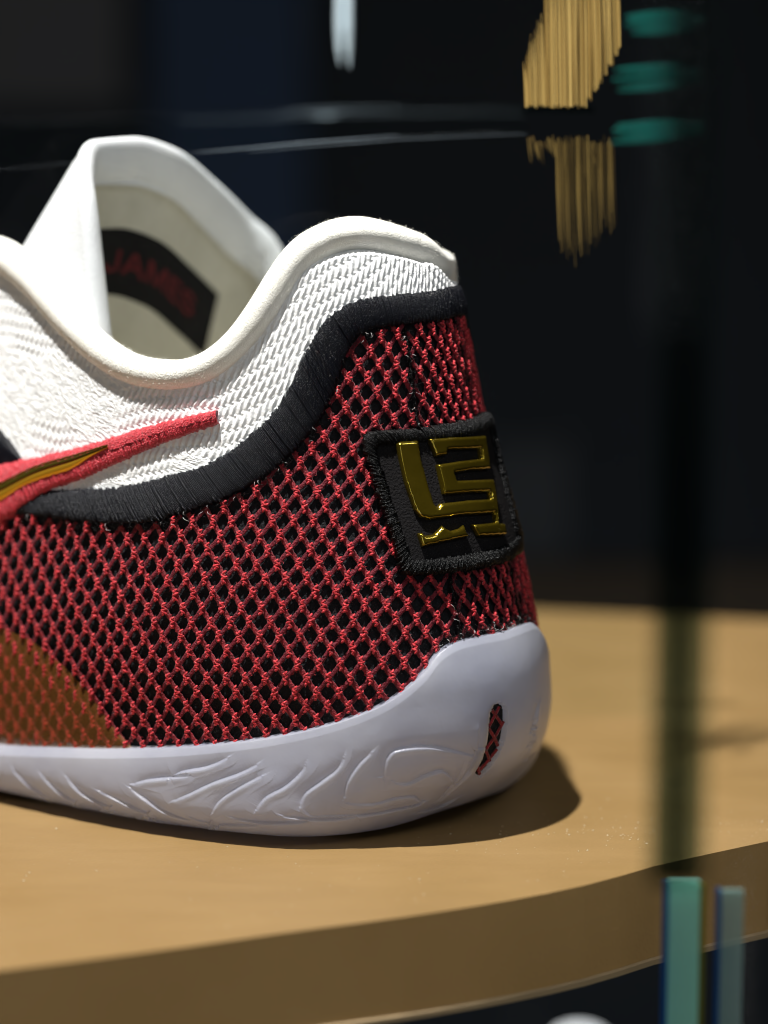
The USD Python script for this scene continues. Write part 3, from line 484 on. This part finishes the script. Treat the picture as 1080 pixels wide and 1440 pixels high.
# ---- heel patch
patch = None
def rrect(w0, w1, z0, z1, r, n=12):
    pts = []
    for cx_, cz_, a0 in ((1, 1, 0), (-1, 1, 90), (-1, -1, 180), (1, -1, 270)):
        w = w1 if cz_ > 0 else w0; zc = (z1 - r) if cz_ > 0 else (z0 + r)
        for t in np.linspace(a0, a0 + 90, n): pts.append((cx_ * (w - r) + r * math.cos(math.radians(t)), zc + r * math.sin(math.radians(t))))
    p = np.array(pts); p = np.vstack([p, p[:1]]); return by_arc(p, 700)
gz = np.linspace(3.75, 5.78, 70); gx = np.linspace(-1, 1, 120); Z_, X_ = np.meshgrid(gz, gx); wz = np.interp(Z_, [3.75, 5.78], [1.36, 1.50])
patch = grid('heel_patch', S(X_ * wz + .16, Z_, .15 + .03 * (1 - np.abs(X_)**6)), 'twill', sneaker)
satin('patch_border', (rrect(1.20, 1.37, 3.93, 5.62, .10) + [.16, 0])[::-1], (rrect(1.40, 1.58, 3.69, 5.86, .20) + [.16, 0])[::-1], 'satin_black', patch, .13, .11, .024, seed=9, nv=20, jag=.014)
# gold emblem, read off the photograph's close-up and laid on the patch
Zm = lambda pts: np.array([(480 + x / 3.857, 560 + y / 3.857) for x, y in pts])
GLs = [[(300, 250), (318, 238), (415, 232), (428, 320), (470, 480), (498, 572), (518, 598), (535, 573), (690, 556), (806, 550), (802, 505), (700, 508), (555, 518), (520, 362), (640, 344), (758, 330), (752, 270), (572, 276), (572, 304), (512, 312), (476, 224), (600, 214), (775, 205), (795, 330), (800, 382), (700, 388), (608, 402), (622, 450), (720, 446), (818, 442), (830, 500), (845, 615), (846, 680), (880, 682), (890, 738), (745, 744), (712, 688), (800, 681), (838, 675), (830, 618), (640, 630), (478, 654), (430, 642), (398, 605), (350, 470)],
       [(416, 735), (438, 732), (452, 748), (500, 742), (545, 694), (568, 712), (592, 722), (640, 708), (662, 690), (672, 728), (688, 746), (560, 774), (438, 802)]]
def emblem(px, seed):
    loc = hitn(Zm(px), .23); loc[:, 0] = np.clip(loc[:, 0], -1.2, 1.6)
    pg = Polygon(loc).buffer(0); pg = max(getattr(pg, 'geoms', [pg]), key=lambda q: q.area)
    pg = pg.buffer(.018).buffer(-.012)
    lay = []
    hs = [(.0, .175), (.0, .235), (-.010, .258), (-.026, .272), (-.05, .276)]
    # height-field: fine points inside the outline, bevelled by distance from the edge
    segs = pg.exterior.segmentize(.02); ext = np.array(segs.coords)[:-1]
    b = pg.bounds; X, Y = np.meshgrid(np.arange(b[0], b[2], .02), np.arange(b[1], b[3], .02)); pts = np.column_stack([X.ravel(), Y.ravel()]); ins = shapely.contains_xy(pg.buffer(-.012), pts[:, 0], pts[:, 1]); pts = pts[ins]
    al = np.vstack([ext, pts]); from scipy.spatial import Delaunay
    tr = Delaunay(al).simplices; cc = al[tr].mean(1); tr = tr[shapely.contains_xy(pg, cc[:, 0], cc[:, 1])]
    dd = shapely.distance(pg.exterior, shapely.points(al)); h = .235 + .042 * np.sqrt(np.clip(1 - (1 - np.clip(dd / .05, 0, 1))**2, 0, 1)); V1 = S(al[:, 0], al[:, 1], h); n = len(ext)
    V2 = S(ext[:, 0], ext[:, 1], .17); i = np.arange(n); j = (i + 1) % n; o = len(al)
    return np.vstack([V1, V2]), np.vstack([tr, np.stack([i, j, j + o], 1), np.stack([i, j + o, i + o], 1)])
for q in GLs:
    v_, f_ = emblem(q, 0); tm = trimesh.Trimesh(v_, f_, process=False); obj('gold_emblem', v_, f_, 'gold', patch, 60)

# ---- milky rubber sole, cupped up the heel
sg_ = np.concatenate([np.linspace(-_l[-1], -3, 160)[:-1], np.linspace(-3, 9.4, 860)[:-1], np.linspace(9.4, _l[-1], 130)]); nvs = 190
zb = np.interp(np.abs(sg_), [0, 1, 2.2, 3.4, 6, 7.5, 9.5, 14, 20, 30], [-.10, -.18, -.32, -.415, -.415, -.40, -.24, -.32, -.415, .0])
v = np.linspace(0, 1, nvs)[None]; ztop = stop(sg_) + .03; z = zb[:, None] + (ztop - zb)[:, None] * v; gg = np.broadcast_to(sg_[:, None], z.shape); hrel = z - TABLE
out_heel = PC([0, .12, .3, .5, .7, .95, 1.3, 1.8, 2.4, 3.3], [-1.35, -1.0, -.72, -.48, -.28, -.05, .13, .24, .25, .18])(np.clip(hrel, 0, 3.3)); out_side = PC([0, .05, .12, .22, .38, .6, .9, 1.3, 1.8, 2.2], [-.65, -.30, .0, .17, .29, .34, .32, .26, .19, .14])(np.clip(hrel, 0, 2.2))
mixs = sm(.4, 3.8, np.abs(gg)); d = out_heel * (1 - mixs) + out_side * mixs
lipv = (ztop[:, None] - z); d = np.where(lipv < .14, d * 0 + .12 + (d - .12) * np.sqrt(np.clip(lipv / .14, 0, 1)), d); d = d - .30 * np.exp(-(lipv / .012)**2)
grooves = [[(238, 1095), (255, 1085), (290, 1078), (318, 1066)], [(246, 1125), (262, 1118), (300, 1100), (330, 1090), (360, 1076)], [(298, 1142), (306, 1128), (330, 1110), (366, 1092)], [(360, 1138), (372, 1122), (400, 1106), (424, 1084), (428, 1078)],
    [(422, 1134), (426, 1120), (450, 1100), (475, 1080), (482, 1068)], [(484, 1120), (486, 1105), (500, 1080), (520, 1060)], [(556, 1100), (570, 1102), (600, 1090), (622, 1084), (634, 1092), (640, 1106)], [(494, 1130), (520, 1131), (560, 1122), (582, 1120), (592, 1128), (560, 1138), (500, 1147), (440, 1148), (432, 1143)],
    [(675, 1028), (674, 1050), (664, 1080), (648, 1100), (632, 1114), (622, 1124)], [(652, 1078), (646, 1092), (630, 1112), (618, 1124)], [(60, 1092), (75, 1108), (100, 1126), (130, 1142), (160, 1156)], [(96, 1096), (112, 1114), (140, 1130), (175, 1146)], [(142, 1114), (175, 1130), (205, 1144), (240, 1158), (290, 1165)],
    [(186, 1110), (204, 1124), (232, 1142), (266, 1153)], [(188, 1102), (210, 1096), (240, 1093), (262, 1091)], [(270, 1150), (310, 1160), (360, 1160)], [(330, 1150), (380, 1157), (430, 1155)], [(400, 1148), (450, 1152), (500, 1149)], [(590, 1142), (620, 1134), (646, 1120)], [(540, 1095), (542, 1072), (556, 1055), (600, 1050), (640, 1056), (664, 1062)], [(757, 990), (754, 1012), (748, 1038), (742, 1056)], [(752, 1040), (744, 1062), (738, 1074)], [(20, 1085), (40, 1105), (70, 1125), (100, 1143)]]
soft = (fbm(np.stack([gg * 1.1, z * 1.1, z * 0], -1), 3, 31) - .5) * .03
d = d + soft; sub = (gg > -2.4) & (gg < 9.4); PB, NB = S(gg[sub], z[sub], d[sub], True)
Qb = PB - CAM; db = Qb @ FW; pix = np.stack([540 + FP * (Qb @ RT) / db, 720 - FP * (Qb @ UP) / db], -1)
vis = np.sum(NB * Qb, 1) < 0; gsub, zsub = gg[sub], z[sub]; order = np.flatnonzero(vis); ptree = cKDTree(pix[order])
def on_sole(px):                                               # pixel -> (sigma, z, v-index independent) on the sole's own surface
    dd_, ii = ptree.query(px, k=4); w = 1 / (dd_ + .05); w /= w.sum(1, keepdims=True); j = order[ii]; return np.stack([(gsub[j] * w).sum(1), (zsub[j] * w).sum(1)], -1)
gl = []
for c in grooves:
    h = on_sole(img(c, 90)); t = np.linspace(0, 1, 90); tg = np.gradient(h, axis=0); tg /= np.maximum(np.linalg.norm(tg, axis=1, keepdims=True), 1e-9); gl.append(np.column_stack([h, np.sin(np.pi * np.clip(t, .03, .97))**.5, tg]))
G3 = np.vstack(gl); tree = cKDTree(G3[:, :2]); dist, ix = tree.query(np.column_stack([gsub, zsub])); cut = np.zeros_like(d)
dv_ = np.column_stack([gsub, zsub]) - G3[ix, :2]; side_ = G3[ix, 3] * dv_[:, 1] - G3[ix, 4] * dv_[:, 0]; flip = np.sign(G3[ix, 3] + 1e-9); below = side_ * flip < 0   # below the line: a crease; above it: a long soft ramp
cut[sub] = G3[ix, 2] * np.where(below, -.060 * np.exp(-(dist / .016)**2) + .020 * np.exp(-((dist - .05) / .05)**2), -.060 * np.exp(-dist / .075))
slot_c = np.array(slot_img, float); slot_c = np.vstack([slot_c, slot_c[:1]]); sl = Polygon(on_sole(by_arc(slot_c, 160))).buffer(0)
inslot = shapely.contains_xy(sl, gg.ravel(), z.ravel()).reshape(gg.shape); dbase = d.copy()
d = np.where(inslot, d - .14, d + cut)
from scipy.interpolate import RegularGridInterpolator
PV = S(gg, z, d); PV[..., 2] = np.maximum(PV[..., 2], TABLE + .002)
sole = grid('midsole', PV, 'sole', sneaker)
# the net seen through the slot in the heel of the sole
b_ = sl.bounds; gs_ = np.linspace(b_[0] - .15, b_[2] + .15, 30); vs_ = np.linspace(b_[1] - .15, b_[3] + .15, 50); GS, ZS = np.meshgrid(gs_, vs_, indexing='ij')
from scipy.interpolate import griddata
dloc = griddata(np.column_stack([gsub, zsub])[::3], dbase[sub][::3], np.column_stack([GS.ravel(), ZS.ravel()]), method='nearest').reshape(GS.shape); big = shapely.contains_xy(sl.buffer(.10), GS.ravel(), ZS.ravel()).reshape(GS.shape)
PS = S(GS, ZS, dloc - .10 - np.where(big, 0, .5)); grid('slot_cloth', PS, 'black_cloth', sole)
tl = cKDTree(np.column_stack([GS.ravel(), ZS.ravel()]))
for sl_ in (1, -1):
    for i in range(-14, 15):
        u = np.linspace(-6, 6, 160); g_ = (i + sl_ * u) * .26 + .1; z_ = .8 + u * .36; ok = shapely.contains_xy(sl.buffer(-.025), g_, z_)
        if ok.sum() < 5: continue
        g_, z_ = g_[ok], z_[ok]; dl = dloc.ravel()[tl.query(np.column_stack([g_, z_]))[1]]; p_, n_ = S(g_, z_, dl - .055, True); v_, f_ = tube(p_, .028, 6, n_, .7); obj('slot_cord', v_, f_, 'red_yarn', sole, True)
ni = len(sg_) // 2; gL = np.linspace(.0, _l[-1], 120)
ff = lambda s_: np.array([[PV[np.argmin(np.abs(sg_ - s_ * q)), 0] for q in gL]])[0]
Lb, Rb = ff(1), ff(-1); grid('outsole', np.stack([Lb * (1 - q) + Rb * q + UZ * .0 for q in np.linspace(0, 1, 7)], 1), 'sole', sneaker)

# ---- tongue
rimp = np.array([at_plane(143, 505, 2.45), at_plane(138, 455, 2.40), at_plane(130, 380, 2.35), at_plane(122, 300, 2.25), at_plane(118, 258, 1.95), at_plane(132, 228, 1.4), at_plane(184, 226, .6), at_plane(240, 243, -.2), at_plane(290, 285, -1.1), at_plane(335, 330, -1.9), at_plane(372, 362, -2.4), at_plane(400, 420, -2.7), at_plane(410, 480, -2.8)])
L = np.concatenate([[0], np.cumsum(np.linalg.norm(np.diff(rimp, axis=0), axis=1))]); nt = 150; s = np.linspace(0, L[-1], nt); RC = np.column_stack([PC(L, rimp[:, i])(s) for i in range(3)]); uu = s / L[-1]
cen = np.array([RC[:, 0].mean() + 1.0, -.2, 6.0])
outw = RC - cen; outw[:, 0] = 0; outw /= np.linalg.norm(outw, axis=1, keepdims=True)
fwd = np.array([.62, 0, -.78]); thick = np.interp(uu, [0, .15, .3, .5, .8, 1], [.24, .28, .31, .33, .32, .25])
prof = []                                                       # section: inner sheet (deep), over the padded lip, outer sheet
for dep, o in [(6.0, -.6), (5.0, -.5), (4.0, -.4), (3.2, -.32), (2.4, -.24), (1.8, -.18), (1.2, -.14), (.85, -.12), (.62, -.10), (.40, .0), (.24, -.55), (.12, -.9)] : prof.append(('i', dep, o))
for an in np.linspace(200, -20, 14): prof.append(('a', an, 0))
for dep, o in [(.3, 1.08), (.8, 1.25), (1.5, 1.5), (2.4, 1.75), (3.4, 1.95), (4.6, 2.1), (6, 2.2)]: prof.append(('o', dep, o))
rows = []
wr = (fbm(np.column_stack([s * 3.2, s * 0, s * 0]), 3, 2) - .5)
inner_dir = np.array([.30, 0, -.95])
def inner_pt(dep, o): return RC + inner_dir * dep + outw * (o + 0) * 1.0 * 1.0 - outw * .0
for kd, a_, o in prof:
    if kd == 'i': rows.append(RC + inner_dir * a_ + outw * (np.where(a_ > .5, o * .4, o * thick)[:, None] if np.ndim(o) else (o * thick[:, None] if a_ <= .52 else np.full((nt, 1), o * .35))) + outw * (wr[:, None] * (.10 if .25 < a_ < .7 else 0)))
    elif kd == 'a':
        t = math.radians(a_); rows.append(RC + thick[:, None] * (outw * math.cos(t) - fwd * .95 * math.sin(t)) + outw * (wr * sm(.25, .4, uu))[:, None] * (.12 if a_ > 110 else 0))
    else: rows.append(RC + fwd * a_ + outw * ((1 + (o - 1) * np.interp(uu, [0, .25, .42, 1], [1, 1, -.2, -.3])) * thick)[:, None])
TG = shoe(np.stack(rows, 1))
split = 12
tongue = grid('tongue', TG[:, split - 1:], 'tongue', sneaker)
inn = grid('tongue_lining', TG[:, :split], 'lining', tongue)
# woven label inside the tongue
def inner_at(u, dep, lift):     # on the lining: u along the rim, dep below it
    i = np.interp(u, uu, np.arange(nt)); c = lambda A: np.stack([np.interp(i, np.arange(nt), A[:, k]) for k in range(3)], -1)
    o = np.interp(dep, [.62, .85, 1.2, 1.8, 2.4, 3.2, 4, 5, 6], [-.10, -.12, -.14, -.18, -.24, -.32, -.40, -.5, -.6]) * .35
    return shoe(c(RC) + inner_dir * np.asarray(dep)[..., None] + c(outw) * np.asarray(o)[..., None] - c(outw) * (np.asarray(lift)[..., None] if np.ndim(lift) else lift))
U0, U1, D0, D1 = .20, .755, 1.10, 2.25
qu, qv = np.meshgrid(np.linspace(U0, U1, 60), np.linspace(D0, D1, 14), indexing='ij'); lab = np.concatenate([inner_at(qu, qv, .035), inner_at(qu[:, -1:], qv[:, -1:], .0)], 1)
grid('tongue_label', lab, 'label_black', tongue)
tm = meshkit.text_mesh('KING JAMES', .36, .02, True); tv = np.array(tm.vertices); tw_ = tv[:, 0].max(); fu = lambda x: U0 + .03 + (x / tw_) * (U1 - U0 - .09)
tmm = trimesh.Trimesh(tv, tm.faces); tmm = tmm.subdivide_to_size(.12); tv = np.array(tmm.vertices); obj('label_lettering', inner_at(fu(tv[:, 0]), 1.83 - tv[:, 1], .045 + tv[:, 2] * .6), tmm.faces, 'label_red', tongue)
